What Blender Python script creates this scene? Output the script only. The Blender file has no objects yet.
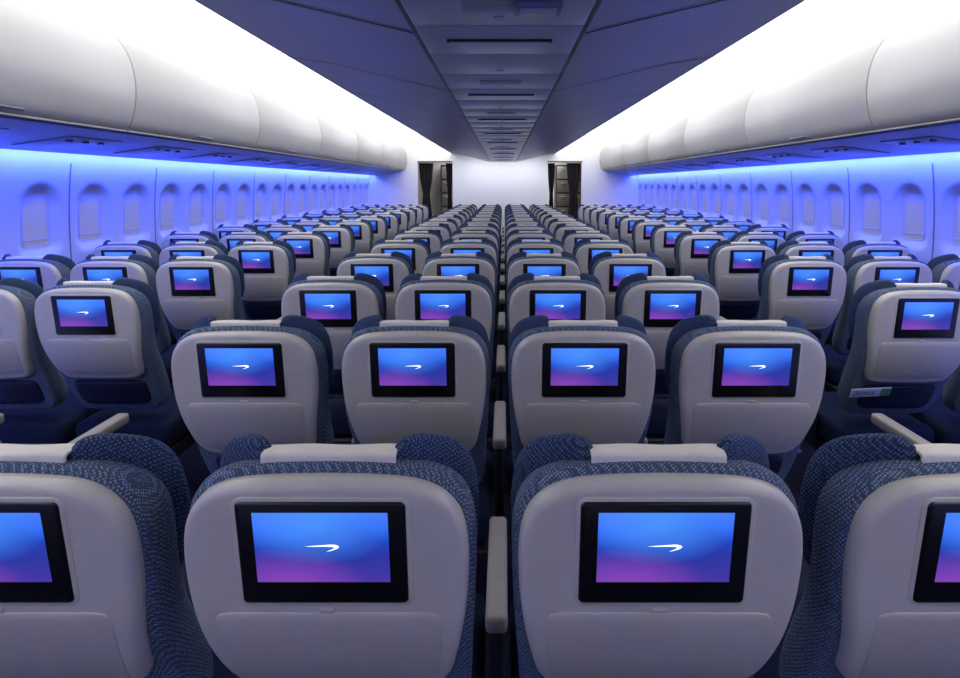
import bpy, bmesh, math, random
from mathutils import Vector, Matrix
from mathutils.geometry import tessellate_polygon
random.seed(3)
sc = bpy.context.scene
col = sc.collection
CZ = 1.6
END = 12.0
BEG = -2.5

# ------------------------------------------------------------ materials
def s2l(c):
    return tuple(((x/12.92) if x <= .04045 else ((x+.055)/1.055)**2.4) for x in [v/255 for v in c]) + (1,)

def mat(name, rgb, rough=.5, metal=0, noise=0, nscale=20, bump=0, bscale=200, spec=.5):
    m = bpy.data.materials.new(name); m.use_nodes = True
    nt = m.node_tree; b = nt.nodes['Principled BSDF']
    b.inputs['Roughness'].default_value = rough
    b.inputs['Metallic'].default_value = metal
    b.inputs['Specular IOR Level'].default_value = spec
    tc = nt.nodes.new('ShaderNodeTexCoord')
    n = nt.nodes.new('ShaderNodeTexNoise'); n.inputs['Scale'].default_value = nscale
    nt.links.new(tc.outputs['Object'], n.inputs['Vector'])
    r = nt.nodes.new('ShaderNodeValToRGB')
    c = s2l(rgb)
    k = noise
    r.color_ramp.elements[0].color = tuple(v*(1-k) for v in c[:3])+(1,)
    r.color_ramp.elements[1].color = tuple(min(1, v*(1+k)) for v in c[:3])+(1,)
    r.color_ramp.elements[0].position = .3; r.color_ramp.elements[1].position = .7
    nt.links.new(n.outputs['Fac'], r.inputs['Fac'])
    nt.links.new(r.outputs['Color'], b.inputs['Base Color'])
    if bump:
        n2 = nt.nodes.new('ShaderNodeTexNoise'); n2.inputs['Scale'].default_value = bscale
        nt.links.new(tc.outputs['Object'], n2.inputs['Vector'])
        bp = nt.nodes.new('ShaderNodeBump'); bp.inputs['Strength'].default_value = bump
        bp.inputs['Distance'].default_value = .002
        nt.links.new(n2.outputs['Fac'], bp.inputs['Height'])
        nt.links.new(bp.outputs['Normal'], b.inputs['Normal'])
    return m

def fabric(name, dark, light, scale, thr=.2):
    m = bpy.data.materials.new(name); m.use_nodes = True
    nt = m.node_tree; b = nt.nodes['Principled BSDF']
    b.inputs['Roughness'].default_value = .85
    b.inputs['Specular IOR Level'].default_value = .2
    tc = nt.nodes.new('ShaderNodeTexCoord')
    mp = nt.nodes.new('ShaderNodeMapping')
    mp.inputs['Rotation'].default_value = (math.radians(45), math.radians(35), math.radians(20))
    nt.links.new(tc.outputs['Object'], mp.inputs['Vector'])
    v = nt.nodes.new('ShaderNodeTexVoronoi'); v.inputs['Scale'].default_value = scale
    v.inputs['Randomness'].default_value = .25
    nt.links.new(mp.outputs['Vector'], v.inputs['Vector'])
    r = nt.nodes.new('ShaderNodeValToRGB')
    r.color_ramp.elements[0].color = s2l(light); r.color_ramp.elements[0].position = thr
    r.color_ramp.elements[1].color = s2l(dark); r.color_ramp.elements[1].position = thr+.3
    nt.links.new(v.outputs['Distance'], r.inputs['Fac'])
    nt.links.new(r.outputs['Color'], b.inputs['Base Color'])
    bp = nt.nodes.new('ShaderNodeBump'); bp.inputs['Strength'].default_value = .3; bp.inputs['Distance'].default_value = .002
    nt.links.new(v.outputs['Distance'], bp.inputs['Height'])
    nt.links.new(bp.outputs['Normal'], b.inputs['Normal'])
    return m

def emis(name, rgb, st):
    m = bpy.data.materials.new(name); m.use_nodes = True
    b = m.node_tree.nodes['Principled BSDF']
    b.inputs['Base Color'].default_value = s2l(rgb)
    b.inputs['Emission Color'].default_value = s2l(rgb)
    b.inputs['Emission Strength'].default_value = st
    return m

M_shell = mat('shell_plastic', (196, 191, 172), .36, noise=.03, bump=.15, bscale=400)
M_tray = mat('tray_plastic', (190, 185, 166), .38, noise=.03, bump=.15, bscale=400)
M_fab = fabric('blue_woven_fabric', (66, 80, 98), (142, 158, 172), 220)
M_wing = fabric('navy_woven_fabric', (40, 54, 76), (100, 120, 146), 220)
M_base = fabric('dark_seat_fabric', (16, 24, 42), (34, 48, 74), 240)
M_pocket = mat('navy_pocket_vinyl', (16, 22, 46), .6, noise=.1, bump=.2)
M_dark = mat('dark_frame', (20, 22, 30), .5, noise=.1)
M_bezel = mat('black_bezel', (9, 9, 11), .3, noise=.05)
M_cover = mat('white_headrest_cloth', (228, 222, 200), .9, noise=.04, bump=.3, bscale=90)
M_arm = mat('grey_armrest', (168, 162, 146), .5, noise=.04)
M_metal = mat('brushed_metal', (180, 180, 185), .35, .9, noise=.05)
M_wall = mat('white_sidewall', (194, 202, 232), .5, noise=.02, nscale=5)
M_bin = mat('white_bin_plastic', (164, 163, 153), .38, noise=.02, nscale=5)
M_ceil = mat('grey_ceiling_panel', (146, 150, 148), .42, noise=.03, nscale=3)
M_ceil2 = mat('grey_ceiling_strip', (176, 178, 172), .32, noise=.03, nscale=3)
M_psu = mat('service_panel_grey', (96, 104, 130), .35, noise=.04)
M_psud = mat('service_panel_dark', (80, 87, 112), .35, noise=.04)
M_gap = mat('dark_gap', (18, 19, 26), .7)
M_seam = mat('grey_seam', (48, 50, 56), .7)
M_wseam = mat('sidewall_gasket', (110, 116, 150), .7)
M_carpet = mat('navy_carpet', (24, 28, 44), .95, noise=.35, nscale=150, bump=.6, bscale=500)
M_bulk = mat('white_bulkhead', (230, 230, 226), .5, noise=.02)
M_curt = mat('dark_curtain', (34, 30, 36), .9, noise=.15, nscale=40)
M_tan = mat('tan_trim', (120, 105, 92), .5, noise=.1)
M_cab = mat('galley_laminate', (100, 94, 90), .4, noise=.05)
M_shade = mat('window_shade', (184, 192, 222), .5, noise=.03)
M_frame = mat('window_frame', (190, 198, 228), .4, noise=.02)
M_glass = emis('window_glass_daylight', (165, 165, 175), .22)
M_cove = emis('cove_light', (246, 245, 252), 2.3)
M_logo = emis('logo_white', (255, 255, 255), 1.3)
M_mag = mat('magazine_paper', (186, 200, 216), .4, noise=.12, nscale=30)
M_green = mat('magazine_green', (90, 140, 90), .4, noise=.1, nscale=30)
M_ink = mat('print_blue', (40, 70, 130), .5)

def screen_mat():
    m = bpy.data.materials.new('display_gradient'); m.use_nodes = True
    nt = m.node_tree; b = nt.nodes['Principled BSDF']
    b.inputs['Base Color'].default_value = (.01, .01, .02, 1); b.inputs['Roughness'].default_value = .25
    tc = nt.nodes.new('ShaderNodeTexCoord')
    sp = nt.nodes.new('ShaderNodeSeparateXYZ'); nt.links.new(tc.outputs['UV'], sp.inputs[0])
    n = nt.nodes.new('ShaderNodeTexNoise'); n.inputs['Scale'].default_value = 1.7; n.inputs['Detail'].default_value = .5
    nt.links.new(tc.outputs['UV'], n.inputs['Vector'])
    a = nt.nodes.new('ShaderNodeMath'); a.operation = 'MULTIPLY_ADD'
    nt.links.new(n.outputs['Fac'], a.inputs[0]); a.inputs[1].default_value = .6
    nt.links.new(sp.outputs['Y'], a.inputs[2])
    s = nt.nodes.new('ShaderNodeMath'); s.operation = 'SUBTRACT'; nt.links.new(a.outputs[0], s.inputs[0]); s.inputs[1].default_value = .28
    r = nt.nodes.new('ShaderNodeValToRGB')
    e = r.color_ramp.elements
    e[0].position = 0; e[0].color = s2l((88, 50, 156))
    e[1].position = 1; e[1].color = s2l((62, 110, 236))
    for p, c in ((.14, (66, 48, 152)), (.34, (40, 50, 150)), (.55, (28, 62, 178)), (.78, (42, 98, 228))):
        x = e.new(p); x.color = s2l(c)
    nt.links.new(s.outputs[0], r.inputs['Fac'])
    def glow(prev, pt, r1, k, c):
        g = nt.nodes.new('ShaderNodeVectorMath'); g.operation = 'DISTANCE'
        nt.links.new(tc.outputs['UV'], g.inputs[0]); g.inputs[1].default_value = pt
        gr = nt.nodes.new('ShaderNodeMapRange'); nt.links.new(g.outputs['Value'], gr.inputs[0])
        gr.inputs[1].default_value = .05; gr.inputs[2].default_value = r1; gr.inputs[3].default_value = k; gr.inputs[4].default_value = 0
        mx = nt.nodes.new('ShaderNodeMixRGB'); nt.links.new(gr.outputs[0], mx.inputs[0])
        nt.links.new(prev, mx.inputs[1]); mx.inputs[2].default_value = s2l(c)
        return mx.outputs[0]
    o = glow(r.outputs['Color'], (.22, -.08, 0), .6, .65, (142, 70, 182))
    o = glow(o, (.45, .85, 0), .6, .55, (84, 158, 255))
    nt.links.new(o, b.inputs['Emission Color'])
    b.inputs['Emission Strength'].default_value = 1.15
    return m
M_disp = screen_mat()

# ------------------------------------------------------------ mesh helpers
def fin(name, bm, m, ang=40):
    bmesh.ops.recalc_face_normals(bm, faces=bm.faces[:])
    me = bpy.data.meshes.new(name); bm.to_mesh(me); bm.free()
    for p in me.polygons: p.use_smooth = True
    me.set_sharp_from_angle(angle=math.radians(ang))
    ms = m if isinstance(m, (list, tuple)) else [m]
    for x in ms: me.materials.append(x)
    return me

def add_loft(bm, rings, cap0=True, cap1=True):
    R = [[bm.verts.new(p) for p in r] for r in rings]
    n = len(R[0])
    for a, b in zip(R, R[1:]):
        for i in range(n):
            j = (i+1) % n
            bm.faces.new((a[i], a[j], b[j], b[i]))
    if cap0: bm.faces.new(R[0])
    if cap1: bm.faces.new(R[-1])

def add_box(bm, c, s, r=0, seg=3, rot=None):
    g = bmesh.new()
    bmesh.ops.create_cube(g, size=1)
    for v in g.verts: v.co = Vector((v.co.x*s[0], v.co.y*s[1], v.co.z*s[2]))
    if r: bmesh.ops.bevel(g, geom=g.edges[:], offset=r, segments=seg, profile=.5, affect='EDGES')
    mt = Matrix.Translation(c) @ (rot if rot else Matrix())
    vm = {v: bm.verts.new(mt @ v.co) for v in g.verts}
    for f in g.faces: bm.faces.new([vm[v] for v in f.verts])
    g.free()

def add_cyl(bm, p0, p1, r, n=12):
    p0, p1 = Vector(p0), Vector(p1); d = (p1-p0).normalized()
    a = d.orthogonal().normalized(); b = d.cross(a)
    add_loft(bm, [[p + a*r*math.cos(t*2*math.pi/n) + b*r*math.sin(t*2*math.pi/n) for t in range(n)] for p in (p0, p1)])

def box_mesh(name, c, s, m, r=0, rot=None):
    bm = bmesh.new(); add_box(bm, c, s, r, rot=rot); return fin(name, bm, m)

def obj(name, me, parent=None, loc=(0, 0, 0), **kw):
    o = bpy.data.objects.new(name, me); o.location = loc
    col.objects.link(o)
    if parent: o.parent = parent
    for k, v in kw.items(): o[k] = v
    return o

# ------------------------------------------------------------ seat meshes
TH = math.radians(6.5)
U = Vector((0, -math.sin(TH), math.cos(TH))); N = Vector((0, -math.cos(TH), -math.sin(TH))); O = Vector((0, 0, 1.056))
def bend(v):
    x = max(0, -.10-v)
    return 1.2*x*x if x < .19 else 1.2*.19*.19 + .30*(x-.19)
def P(u, v, w): return O + Vector((u, 0, 0)) + U*v + N*(w-bend(v))

def catmull(pts, k=4):
    out = []
    n = len(pts)
    for i in range(n-1):
        p0 = pts[max(i-1, 0)]; p1 = pts[i]; p2 = pts[i+1]; p3 = pts[min(i+2, n-1)]
        for j in range(k):
            t = j/k
            out.append(tuple(.5*((2*p1[a]) + (-p0[a]+p2[a])*t + (2*p0[a]-5*p1[a]+4*p2[a]-p3[a])*t*t + (-p0[a]+3*p1[a]-3*p2[a]+p3[a])*t**3) for a in (0, 1)))
    out.append(pts[-1]); return out

def sym(pts):
    c = catmull(pts)
    return c + [(-u, v) for u, v in reversed(c[1:-1])]

SHELL = sym([(0, .107), (.08, .105), (.140, .098), (.181, .079), (.206, .044), (.216, -.01), (.215, -.08), (.207, -.15), (.195, -.22), (.180, -.285), (.150, -.317), (.08, -.325), (0, -.326)])
CUSH = sym([(0, .111), (.08, .109), (.142, .102), (.184, .083), (.209, .046), (.219, -.012), (.218, -.10), (.213, -.20), (.207, -.30), (.202, -.40), (.190, -.47), (.16, -.51), (.08, -.52), (0, -.52)])

def ring(outl, d, w, cv=-.08, dv=0):
    n = len(outl); r = []
    for i in range(n):
        a = Vector(outl[i-1]); b = Vector(outl[(i+1) % n]); t = (b-a).normalized()
        nn = Vector((t.y, -t.x))
        c = Vector(outl[i])
        if (Vector((0, cv))-c).dot(nn) < 0: nn = -nn
        q = c + nn*d
        r.append(P(q.x, q.y+dv*max(0, q.y+.05)/.15, w))
    return r

def add_curved_cap(bm, vring):
    n = len(vring)
    h = n//2
    for i in range(h):
        a, b = vring[i], vring[i+1]
        c, d = vring[(n-i-1) % n], vring[(n-i) % n]
        vs = []
        for v in (a, b, c, d):
            if v not in vs: vs.append(v)
        if len(vs) >= 3: bm.faces.new(vs)

def sym_loft(name, outl, spec, m, ang=60, cv=-.08):
    bm = bmesh.new()
    R = [[bm.verts.new(p) for p in ring(outl, s[0], s[1], cv, s[2] if len(s) > 2 else 0)] for s in spec]
    n = len(R[0])
    for a, b in zip(R, R[1:]):
        for i in range(n):
            j = (i+1) % n
            bm.faces.new((a[i], a[j], b[j], b[i]))
    add_curved_cap(bm, R[0]); add_curved_cap(bm, R[-1])
    return fin(name, bm, m, ang)

me_shell = sym_loft('backrest_shell', SHELL, ((.004, -.036), (0, -.032), (0, -.014), (.002, -.007), (.006, -.002), (.012, 0), (.024, .001)), M_shell)
me_cush = sym_loft('backrest_cushion', CUSH, ((.012, -.024, 0), (.002, -.028, 0), (-.005, -.036, 0), (-.007, -.050, -.002), (-.007, -.075, -.012), (-.002, -.100, -.026), (.010, -.120, -.04), (.04, -.130, -.05)), M_fab)

def superell(bm, half, e1=.5, e2=.5, nu=28, nv=16, fn=None):
    def sp(x, e): return math.copysign(abs(x)**e, x)
    rows = []
    for i in range(1, nv):
        ph = -math.pi/2+math.pi*i/nv
        rows.append([bm.verts.new(fn(half[0]*sp(math.cos(ph), e1)*sp(math.cos(2*math.pi*j/nu), e2),
                                     half[1]*sp(math.cos(ph), e1)*sp(math.sin(2*math.pi*j/nu), e2),
                                     half[2]*sp(math.sin(ph), e1))) for j in range(nu)])
    t = bm.verts.new(fn(0, 0, half[2])); b = bm.verts.new(fn(0, 0, -half[2]))
    for a, c in zip(rows, rows[1:]):
        for j in range(nu):
            bm.faces.new((a[j], a[(j+1) % nu], c[(j+1) % nu], c[j]))
    for j in range(nu):
        bm.faces.new((rows[0][(j+1) % nu], rows[0][j], b))
        bm.faces.new((rows[-1][j], rows[-1][(j+1) % nu], t))

def wing(s):
    bm = bmesh.new()
    a = math.radians(34)
    def fn(x, y, z):
        k = max(0, (x+.055)/.12)
        zz = z - .050*k**1.3*(1 if z > 0 else -.1)
        u = x*math.cos(a)+y*math.sin(a)
        w = -(x*math.sin(a)) + y*math.cos(a)
        return P(s*(.154+u), -.012+zz, -.098+w)
    superell(bm, (.084, .018, .155), .55, .6, nu=36, nv=24, fn=fn)
    return fin('headrest_wing', bm, M_wing, 80)
me_wing = [wing(-1), wing(1)]

bm = bmesh.new()
superell(bm, (.112, .024, .11), .4, .5, fn=lambda x, y, z: P(x, .006+z, -.076+y))
me_head = fin('headrest_pad', bm, M_wing, 80)
bm = bmesh.new()
prof = [(-.043, .085), (-.042, .105), (-.043, .120), (-.0455, .1245), (-.052, .1255), (-.070, .123), (-.088, .115), (-.100, .103), (-.106, .086), (-.108, .05), (-.110, -.05)]
pr = catmull(prof, 3)
inn = [(w+(.004 if w < -.08 else -.004), v-.004) for w, v in reversed(pr)]
loop = pr+inn
add_loft(bm, [[P(u, v + .0010*math.sin(u*50+w*30), w) for w, v in loop] for u in [(-.104+.208*i/16) for i in range(17)]])
me_cover = fin('headrest_cover', bm, M_cover, 50)

def plate(name, outl, w0, w1, m, bev=.004, curved=False):
    cv = sum(p[1] for p in outl)/len(outl)
    spec = ((0, w0), (0, w1-bev), (bev*.35, w1-bev*.35), (bev, w1))
    if curved: return sym_loft(name, outl, spec, m, 40, cv)
    bm = bmesh.new()
    add_loft(bm, [ring(outl, d, w, cv) for d, w in spec])
    return fin(name, bm, m, 40)
def rr2(hw, hh, r, cu=0, cv=0, n=6):
    pts = []
    for cx, cy, a0 in ((1, 1, 0), (-1, 1, 90), (-1, -1, 180), (1, -1, 270)):
        for i in range(n+1):
            a = math.radians(a0+90*i/n)
            pts.append((cu+cx*(hw-r)+r*math.cos(a), cv+cy*(hh-r)+r*math.sin(a)))
    return pts
me_surr = plate('monitor_surround', rr2(.134, .093, .02, 0, -.006), -.003, .0025, M_shell, .002)
me_bez = plate('seatback_monitor', rr2(.1265, .087, .009, 0, -.006), -.004, .0055, M_bezel)
bm = bmesh.new()
uvl = bm.loops.layers.uv.new('UVMap')
q = [(-.1, -.053), (.1, -.053), (.1, .065), (-.1, .065)]
vs = [bm.verts.new(P(u, v, .0060)) for u, v in q]
f = bm.faces.new(vs)
for l, uv in zip(f.loops, ((0, 0), (1, 0), (1, 1), (0, 1))): l[uvl].uv = uv
me_disp = bpy.data.meshes.new('display'); bm.to_mesh(me_disp); bm.free(); me_disp.materials.append(M_disp)
LG = [(-.5, .035), (-.25, .058), (.0, .078), (.22, .098), (.36, .098), (.46, .070), (.5, .025), (.46, -.028), (.36, -.075), (.22, -.12), (.12, -.14), (.26, -.08), (.35, -.03), (.36, .004), (.30, .024), (.15, .032), (.0, .032), (-.25, .030)]
bm = bmesh.new()
vs0 = [bm.verts.new(P(x*.052, .007+y*.050, .0065)) for x, y in LG]
for t in tessellate_polygon([[Vector((x, y, 0)) for x, y in LG]]):
    bm.faces.new([vs0[i] for i in t])
me_logo = fin('logo', bm, M_logo)

TR = sym([(0, -.112), (.09, -.112), (.154, -.113), (.172, -.122), (.175, -.15), (.171, -.20), (.164, -.25), (.150, -.288), (.08, -.298), (0, -.299)])
me_tray = plate('tray_table', TR, -.004, .0032, M_tray, .0022, True)
me_latch = plate('latch', rr2(.012, .0035, .003, 0, -.1075), -.002, .0045, M_tray, .0015)
PK = sym([(0, -.345), (.10, -.344), (.146, -.347), (.160, -.36), (.162, -.39), (.160, -.43), (.152, -.46), (.13, -.477), (.08, -.482), (0, -.483)])
me_pock = plate('literature_pocket', PK, -.045, -.012, M_pocket, .012, True)
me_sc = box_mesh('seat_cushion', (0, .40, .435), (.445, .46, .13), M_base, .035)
me_base = box_mesh('seat_frame', (0, .38, .335), (.44, .44, .07), M_dark, .012)
def arm(s, off):
    me1 = box_mesh('armrest', (s*off, .475, .668), (.048, .35, .042), M_arm, .011)
    me2 = box_mesh('armrest_support', (s*off, .42, .50), (.030, .20, .30), M_dark, .012)
    return me1, me2
ARMS = {(s, off): arm(s, off) for s in (-1, 1) for off in (.255, .25)}
def leg(y0, y1):
    bm = bmesh.new()
    add_cyl(bm, (0, y0, .31), (0, y1, .015), .017)
    add_box(bm, (0, y1, .0125), (.05, .10, .025), .006)
    return fin('leg', bm, M_metal)
me_legs = [leg(.24, .10), leg(.50, .54)]

GR = 'rows of identical economy cabin seats'
def seat(x, y, arms, off, near, label):
    e = obj('airplane_seat', None, loc=(x, y, 0), label=label, category='seat', group=GR)
    e.empty_display_size = .1
    obj('backrest_shell', me_shell, e, label='pale grey moulded plastic shell')
    obj('backrest_cushion', me_cush, e, label='blue dotted woven fabric cushion')
    for m in me_wing: obj('headrest_wing', m, e, label='navy fabric folding headrest wing')
    obj('headrest_pad', me_head, e)
    obj('headrest_cover', me_cover, e, label='white cloth headrest cover')
    if near: obj('monitor_surround', me_surr, e)
    b = obj('seatback_monitor', me_bez, e, label='black framed seatback monitor')
    obj('display', me_disp, b, label='glowing blue to purple display')
    if y < 9: obj('logo', me_logo, b, label='white ribbon swoosh logo')
    t = obj('tray_table', me_tray, e, label='stowed grey tray table')
    if near: obj('latch', me_latch, t)
    obj('literature_pocket', me_pock, e, label='navy literature pocket')
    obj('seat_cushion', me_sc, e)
    obj('seat_frame', me_base, e)
    for s in arms:
        a = obj('armrest', ARMS[(s, off)][0], e, label='grey padded armrest')
        if near: obj('armrest_support', ARMS[(s, off)][1], a)
    for m in me_legs: obj('leg', m, e, label='metal leg')
    return e

DY = -.025
for k in range(1, 15):
    for i, x in enumerate((-.765, -.255, .255, .765)):
        lab = 'grey shell centre block seat with lit blue screen' if i in (1, 2) else 'grey shell aisle seat of the four-seat centre block'
        seat(x, .787*k+DY, (-1, 1) if i == 0 else (1,), .255, k < 8, lab)
for k in range(-1, 12):
    for s in (-1, 1):
        y = (2.24+.787*k if k else (2.24 if s < 0 else 2.19))+DY
        for i, x in enumerate((1.76, 2.25, 2.74)):
            if k == -1 and i > 0: continue
            if k == 0 and i > 1: continue
            lab = ('grey shell aisle seat of a three-seat side block', 'grey shell middle seat of a three-seat side block', 'grey shell window seat beside the blue-lit sidewall')[i]
            a = (s,) if i else (-1, 1)
            seat(s*x, y, a, .25, k < 6, lab)

def magazine(x, y, z, w, m, txt, lab):
    R = Matrix.Rotation(math.radians(24), 4, 'X') @ Matrix.Rotation(math.radians(-4), 4, 'Y')
    me = box_mesh('magazine', (0, 0, 0), (w, .005, .048), m, .002, R)
    o = obj('magazine', me, loc=(x, y, z), label=lab, category='magazine')
    cu = bpy.data.curves.new('t', 'FONT'); cu.body = txt; cu.size = .038; cu.align_x = 'CENTER'; cu.align_y = 'CENTER'
    t = bpy.data.objects.new('t', cu); col.objects.link(t)
    bpy.context.view_layer.update()
    me2 = bpy.data.meshes.new_from_object(t.evaluated_get(bpy.context.evaluated_depsgraph_get()))
    bpy.data.objects.remove(t)
    me2.transform(R @ Matrix.Translation((-.03, -.0035, 0)) @ Matrix.Rotation(math.radians(90), 4, 'X'))
    me2.materials.clear(); me2.materials.append(M_ink)
    obj('printed_title', me2, o)
    g = box_mesh('green_band', (w*.36, -.0035, 0), (w*.24, .001, .042), M_green)
    g.transform(R)
    obj('green_band', g, o)

# ------------------------------------------------------------ structure
def st(name, me, **kw): return obj(name, me, kind='structure', **kw)
st('floor', box_mesh('floor', (0, (BEG+14.5)/2, -.03), (6.4, 14.5-BEG, .06), M_carpet))

def sheet(name, prof, y0, y1, m, ny=1):
    bm = bmesh.new()
    ys = [y0+(y1-y0)*i/ny for i in range(ny+1)]
    R = [[bm.verts.new((x, y, z)) for x, z in prof] for y in ys]
    for a, b in zip(R, R[1:]):
        for i in range(len(prof)-1):
            bm.faces.new((a[i], a[i+1], b[i+1], b[i]))
    me = bpy.data.meshes.new(name); bm.to_mesh(me); bm.free()
    for p in me.polygons: p.use_smooth = True
    me.set_sharp_from_angle(angle=math.radians(40))
    me.materials.append(m)
    return me

WC = [3.74-.23+.46*i for i in range(-2, 19)]
WZ = 1.365
DEP = .036
def wx(z): return 3.05-.10*((z-1.2)/.9)**2
HW, HH, RR = .185, .258, .17
def sdf(dy, dz):
    r = RR if dz > 0 else .11
    hw = HW - .012*(dz/HH)
    qx = abs(dy)-(hw-r); qz = abs(dz)-(HH-r)
    return math.hypot(max(qx, 0), max(qz, 0))+min(max(qx, qz), 0)-r
def wallmesh(s):
    zs = [0, .1, .25, .5, .8, 1.0, 1.09]
    z = 1.10
    while z < 1.635: zs.append(z); z += .0125
    zs += [1.65, 1.67, 1.70, 1.74, 1.78, 1.84, 1.95]
    ys = [BEG, -1, 0, 1, 2]
    y = 2.3
    while y < END-.01: ys.append(y); y += .0125
    ys.append(END)
    bm = bmesh.new(); R = []
    for y in ys:
        wc = min(WC, key=lambda c: abs(c-y))
        row = []
        for z in zs:
            d = sdf(y-wc, z-WZ) if abs(y-wc) < .25 else 1
            t = max(0, min(1, -d/.085)); dep = DEP*t*t*(3-2*t)
            row.append(bm.verts.new((s*(wx(z)+dep), y, z)))
        R.append(row)
    for a, b in zip(R, R[1:]):
        for i in range(len(zs)-1): bm.faces.new((a[i], a[i+1], b[i+1], b[i]))
    me = bpy.data.meshes.new('wall'); bm.to_mesh(me); bm.free()
    for p in me.polygons: p.use_smooth = True
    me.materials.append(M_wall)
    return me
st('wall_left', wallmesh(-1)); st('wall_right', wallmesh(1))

def archpts(hw, hh, rt, rb, n=8):
    pts = []
    for sx, sy, a0 in ((1, 1, 0), (-1, 1, 90), (-1, -1, 180), (1, -1, 270)):
        r = rt if sy > 0 else rb
        for i in range(n+1):
            a = math.radians(a0+90*i/n)
            pts.append((sx*(hw-r)+r*math.cos(a), sy*(hh-r)+r*math.sin(a)))
    return pts
def winmesh(s):
    bm = bmesh.new()
    def X(z): return wx(WZ+z)+DEP-.003
    def rr(hw, hh, rt, rb, dx): return [(s*(X(b)+dx), a, b) for a, b in archpts(hw, hh, rt, rb)]
    rs = [rr(.108, .178, .088, .045, .006), rr(.108, .178, .088, .045, .001), rr(.106, .176, .086, .043, .0), rr(.102, .172, .082, .039, .001), rr(.101, .171, .081, .038, .004)]
    add_loft(bm, rs, False, False)
    nf = len(bm.faces)
    o = archpts(.102, .172, .082, .039)
    cut = -.128
    up = [(a, max(b, cut)) for a, b in o]
    add_loft(bm, [[(s*(X(b)+dx), a, b) for a, b in up] for dx in (.001, .003)])
    n2 = len(bm.faces)
    add_loft(bm, [[(s*(X(b)+dx), a, b) for a, b in o] for dx in (.002, .004)])
    add_box(bm, (s*(X(cut)-.001), 0, cut), (.004, .19, .007), .001)
    bm.faces.ensure_lookup_table()
    for i, f in enumerate(bm.faces):
        f.material_index = 0 if i < nf else (1 if i < n2 else 2)
    for f in bm.faces[n2+len(o)+2:]: f.material_index = 0
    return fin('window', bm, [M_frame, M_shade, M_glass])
wm = {s: winmesh(s) for s in (-1, 1)}
n = 1
for s in (-1, 1):
    for c in WC:
        if c > END-.2: continue
        st('window_%d' % n, wm[s], loc=(0, c, WZ)); n += 1
tn = 1
for s in (-1, 1):
    bm = bmesh.new()
    zz = [.25+1.5*i/14 for i in range(15)]
    rings = [[(s*(wx(z)-.002), -.005, z), (s*(wx(z)-.002), .005, z), (s*(wx(z)+.004), .005, z), (s*(wx(z)+.004), -.005, z)] for z in zz]
    add_loft(bm, rings)
    me = fin('gasket', bm, M_wseam)
    for k in range(-1, 9):
        st('trim_%d' % tn, me, loc=(0, 3.74+.92*k, 0)); tn += 1

# ceiling
L = [(x, CZ+z) for x, z in [(-1.16, .715), (-1.155, .695), (-.9, .655), (-.6, .585), (-.29, .512)]]
full = L + [(-.275, CZ+.525), (-.272, CZ+.520), (.272, CZ+.520), (.275, CZ+.525)] + [(-x, z) for x, z in reversed(L)]
st('ceiling', sheet('ceiling', full, BEG, END, M_ceil))
seams = [.73+1.1*i for i in range(-1, 11)]
for i, y in enumerate(seams):
    for sgn in (-1, 1):
        bm = bmesh.new()
        pr2 = [(x, z-.003) for x, z in L[1:]]
        a = [bm.verts.new((sgn*x, y-.008, z)) for x, z in pr2]; b = [bm.verts.new((sgn*x, y+.008, z)) for x, z in pr2]
        for k in range(len(a)-1): bm.faces.new((a[k], a[k+1], b[k+1], b[k]))
        st('trim_%d' % tn, fin('seam', bm, M_seam)); tn += 1
me_cp = box_mesh('ceiling_access_panel', (0, 0, 0), (.53, .352, .012), M_ceil2, .004)
me_slot = box_mesh('slot_vent', (0, -.02, -.008), (.36, .024, .010), M_gap, .003)
me_sl2 = box_mesh('slot_bar', (0, -.02, -.0125), (.34, .006, .004), M_metal, .001)
bm = bmesh.new(); add_cyl(bm, (0, .10, -.004), (0, .10, -.009), .016, 20); me_knob = fin('latch', bm, M_metal)
me_plate = box_mesh('cover_plate', (.0, .0, -.007), (.20, .10, .006), M_ceil, .002)
y = .05-.366*3; i = 0
while y < END-.25:
    p = obj('ceiling_access_panel', me_cp, loc=(0, y, CZ+.500), label='grey ceiling access panel in the centre strip', category='ceiling panel', group='ceiling strip panels')
    if i % 3 == 2:
        sl = obj('slot_vent', me_slot, p, label='dark slotted vent'); obj('slot_bar', me_sl2, sl)
    elif i % 3 == 1:
        obj('latch', me_knob, p); obj('cover_plate', me_plate, p)
    else:
        obj('latch', me_knob, p)
    y += .366; i += 1
e = obj('ceiling_sign_fitting', box_mesh('f', (0, 0, 0), (.13, .09, .02), M_psu, .006), loc=(.11, 1.50, CZ+.484), label='small grey sign-like ceiling fitting', category='lamp')  # plain sign-like box on the centre strip, emits nothing
obj('lens', box_mesh('l', (0, 0, -.011), (.10, .06, .004), M_ceil2, .001), e)  # pale plate under the box, not a light source

for s in (-1, 1):
    cp = [(1.16, .715), (1.18, .85), (1.30, .98), (1.55, 1.08), (1.85, 1.12), (2.15, 1.10), (2.36, 1.02), (2.42, .945)]
    st('trim_%d' % tn, sheet('trim', [(s*x, CZ+z) for x, z in cp], BEG, END, M_cove)); tn += 1
for s in (-1, 1):
    cp = [(2.26, .335), (2.27, .305), (2.34, .290), (2.60, .252), (2.84, .216), (2.885, .208), (2.89, .225), (2.90, .26)]
    st('trim_%d' % tn, sheet('trim', [(s*x, CZ+z) for x, z in cp], BEG, END, M_psu)); tn += 1

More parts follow.
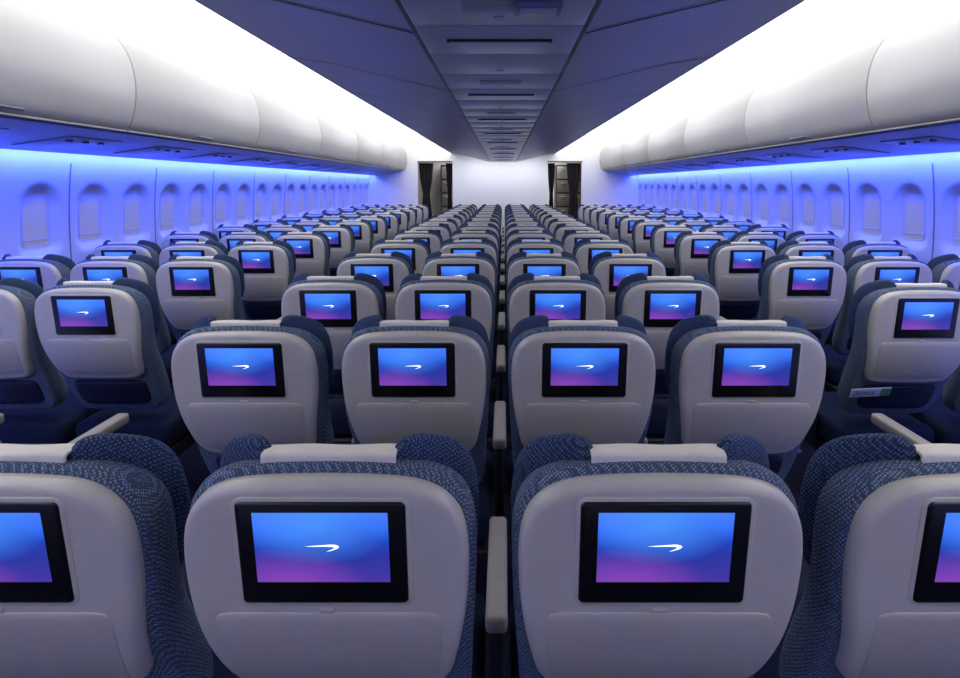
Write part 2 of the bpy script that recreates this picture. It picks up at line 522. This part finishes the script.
# overhead bins
BP = [(2.30, .315), (2.25, .320), (2.200, .350), (2.172, .43), (2.157, .52), (2.158, .62), (2.177, .72), (2.213, .80), (2.265, .87), (2.34, .915), (2.42, .94)]
BPc = catmull(BP, 3)
BL = 1.60
def binmesh(s):
    body = [(x+.018, z) for x, z in BPc] + [(2.94, .94), (2.94, .27)]
    bm = bmesh.new()
    L0 = BL-.002
    add_loft(bm, [[(s*x, yy, CZ+z) for x, z in body] for yy in (.001, L0-.001)])
    m1 = fin('bin_body', bm, M_seam, 40)
    bm = bmesh.new()
    def sec(yy, ins):
        o = [(x+ins, z) for x, z in BPc[2:]]
        i = [(x+.02, z) for x, z in reversed(BPc[2:])]
        return [(s*x, yy, CZ+z) for x, z in o+i]
    ys = [(.003, .006), (.005, .002), (.008, 0), (L0-.008, 0), (L0-.005, .002), (L0-.003, .006)]
    add_loft(bm, [sec(a, b) for a, b in ys])
    m2 = fin('bin_door', bm, M_bin, 45)
    m3 = box_mesh('handle', (s*2.204, L0/2, CZ+.352), (.014, .20, .024), M_psud, .005, Matrix.Rotation(s*.45, 4, 'Y'))
    m4 = box_mesh('lip_rail', (s*2.245, L0/2, CZ+.320), (.055, BL-.01, .010), M_bin, .003, Matrix.Rotation(-s*.1, 4, 'Y'))
    return m1, m2, m3, m4
for s in (-1, 1):
    ms = binmesh(s)
    y = 3.19-BL*2
    while y+BL <= END+.01:
        e = obj('overhead_bin', None, loc=(0, y, 0), label='closed white curved overhead luggage bin', category='overhead bin', group='overhead luggage bins')
        obj('bin_body', ms[0], e)
        d = obj('bin_door', ms[1], e, label='rounded white bin door'); obj('handle', ms[2], d)
        obj('lip_rail', ms[3], e)
        y += BL
    body = [(x+.004, z) for x, z in BPc] + [(2.94, .94), (2.94, .27)]
    bm = bmesh.new(); add_loft(bm, [[(s*x, q, CZ+z) for x, z in body] for q in (y+.004, END)])
    st('trim_%d' % tn, fin('fairing', bm, M_bin)); tn += 1
def psu(s):
    R = Matrix.Rotation(s*math.atan2(.080, .55), 4, 'Y')
    a = box_mesh('service_unit_panel', (0, 0, 0), (.34, .42, .012), M_psu, .005, R)
    bm = bmesh.new(); add_cyl(bm, (s*-.09, 0, .02), (s*-.09, 0, -.004), .018, 16)
    b = fin('air_nozzle', bm, M_psud)
    c = box_mesh('lamp_cover', (s*.08, 0, -.004), (.09, .26, .010), M_psud, .004, R)
    return a, b, c
for s in (-1, 1):
    a, b, c = psu(s)
    for k in range(-1, 12):
        y = 2.45+.787*k
        e = obj('passenger_service_unit', a, loc=(s*2.60, y, CZ+.2525), label='grey service panel with lamps and air nozzles under the bins', category='service panel', group='service panels under the bins')
        if k < 7:
            for dy in (-.12, 0, .12): obj('air_nozzle', b, e, loc=(0, dy, 0))
        obj('lamp_cover', c, e)

# bulkhead with two aisle openings
bm = bmesh.new()
T = .06
RX0, RX1 = 1.00, 1.76
for x0, x1, z0, z1 in ((-3.05, -1.92, 0, 2.75), (-1.14, RX0, 0, 2.75), (RX1, 3.05, 0, 2.75), (-1.92, -1.14, 2.13, 2.75), (RX0, RX1, 2.13, 2.75)):
    add_box(bm, ((x0+x1)/2, END+T/2, (z0+z1)/2), (x1-x0, T, z1-z0))
st('wall_front', fin('wall_front', bm, M_bulk))
st('wall_back', box_mesh('wall_back', (0, BEG-.03, 1.3), (6.1, .06, 2.6), M_bulk))
st('wall_galley', box_mesh('wall_galley', (0, 14.0, 1.3), (6.1, .06, 2.6), M_bulk))
for c in (-1.53, (RX0+RX1)/2):
    st('trim_%d' % tn, box_mesh('trim', (c, END-.01, 2.118), (.78, .09, .03), M_tan, .005)); tn += 1

def curtain(w, amp):
    bm = bmesh.new()
    n = 40; R = []
    for z, k in ((.02, 1.0), (.5, .95), (1.0, .75), (1.3, .55), (1.38, .5), (1.46, .58), (1.7, .85), (2.0, 1.0), (2.09, 1.0)):
        f = [bm.verts.new((w*k*(i/n-.5), amp*math.sin(i/n*math.pi*8), z)) for i in range(n+1)]
        b = [bm.verts.new((w*k*(i/n-.5), amp*math.sin(i/n*math.pi*8)+.012, z)) for i in range(n, -1, -1)]
        R.append(f+b)
    for a, b in zip(R, R[1:]):
        m = len(a)
        for i in range(m): bm.faces.new((a[i], a[(i+1) % m], b[(i+1) % m], b[i]))
    bm.faces.new(R[0]); bm.faces.new(R[-1])
    return fin('curtain', bm, M_curt, 70)
cA = curtain(.32, .035); cB = curtain(.16, .03)
for x, m in ((-1.75, cA), (-1.22, cB), (1.09, cB), (1.60, cA)):
    obj('curtain', m, loc=(x, END+.12, 0), label='dark gathered curtain hanging in the aisle opening', category='curtain', group='galley curtains')
for s, x in ((-1, -1.22), (1, 1.67)):
    e = obj('galley_cabinet', None, loc=(x, 13.6, 0), label='dark galley cabinet with metal fronted drawers', category='cabinet')
    obj('cabinet_body', box_mesh('b', (0, 0, 1.05), (.7, .5, 2.1), M_dark, .01), e)
    for i in range(6):
        for j in range(2):
            d = obj('drawer', box_mesh('d', (-.17+.34*j, -.255, .2+.34*i), (.31, .02, .30), M_metal if (i*2+j) % 5 == 0 else M_cab, .006), e)
            obj('handle', box_mesh('h', (-.17+.34*j, -.275, .28+.34*i), (.12, .02, .02), M_metal, .004), d)

magazine(1.60, 2.19+DY+.078, .705, .17, M_mag, 'direct', 'white, blue and green magazine with printed title in a seat pocket')

# ------------------------------------------------------------ lights
def area(name, loc, rot, sx, sy, e, c):
    l = bpy.data.lights.new(name, 'AREA'); l.shape = 'RECTANGLE'; l.size = sx; l.size_y = sy; l.energy = e; l.color = c
    o = bpy.data.objects.new(name, l); o.location = loc; o.rotation_euler = rot; col.objects.link(o)
    return o
for s in (-1, 1):
    area('blue_wall_wash_light', (s*2.925, (BEG+END)/2, CZ+.225), (0, s*math.radians(-20), 0), .04, END-BEG-.1, 165, (.07, .12, 1.0))
area('galley_light', (0, 13.0, 2.5), (0, 0, 0), 3, .6, 60, (1, .95, .9))
area('bulkhead_fill_light', (0, 11.45, 2.085), (math.radians(40), 0, 0), 1.8, .05, 10, (.92, .94, 1))  # added fill lamp to brighten the far bulkhead, no fitting modelled

w = bpy.data.worlds.new('World'); sc.world = w; w.use_nodes = True
w.node_tree.nodes['Background'].inputs[0].default_value = (.05, .06, .12, 1)
w.node_tree.nodes['Background'].inputs[1].default_value = .1

# ------------------------------------------------------------ camera
cam = bpy.data.cameras.new('camera'); co = bpy.data.objects.new('camera', cam); col.objects.link(co)
co.location = (.016, 0, CZ); co.rotation_euler = (math.radians(86), 0, 0)
cam.sensor_width = 36; cam.lens = 19.95
cam.shift_x = -24/960; cam.shift_y = -(339-222)/960
cam.clip_start = .02
sc.camera = co
sc.view_settings.view_transform = 'Standard'
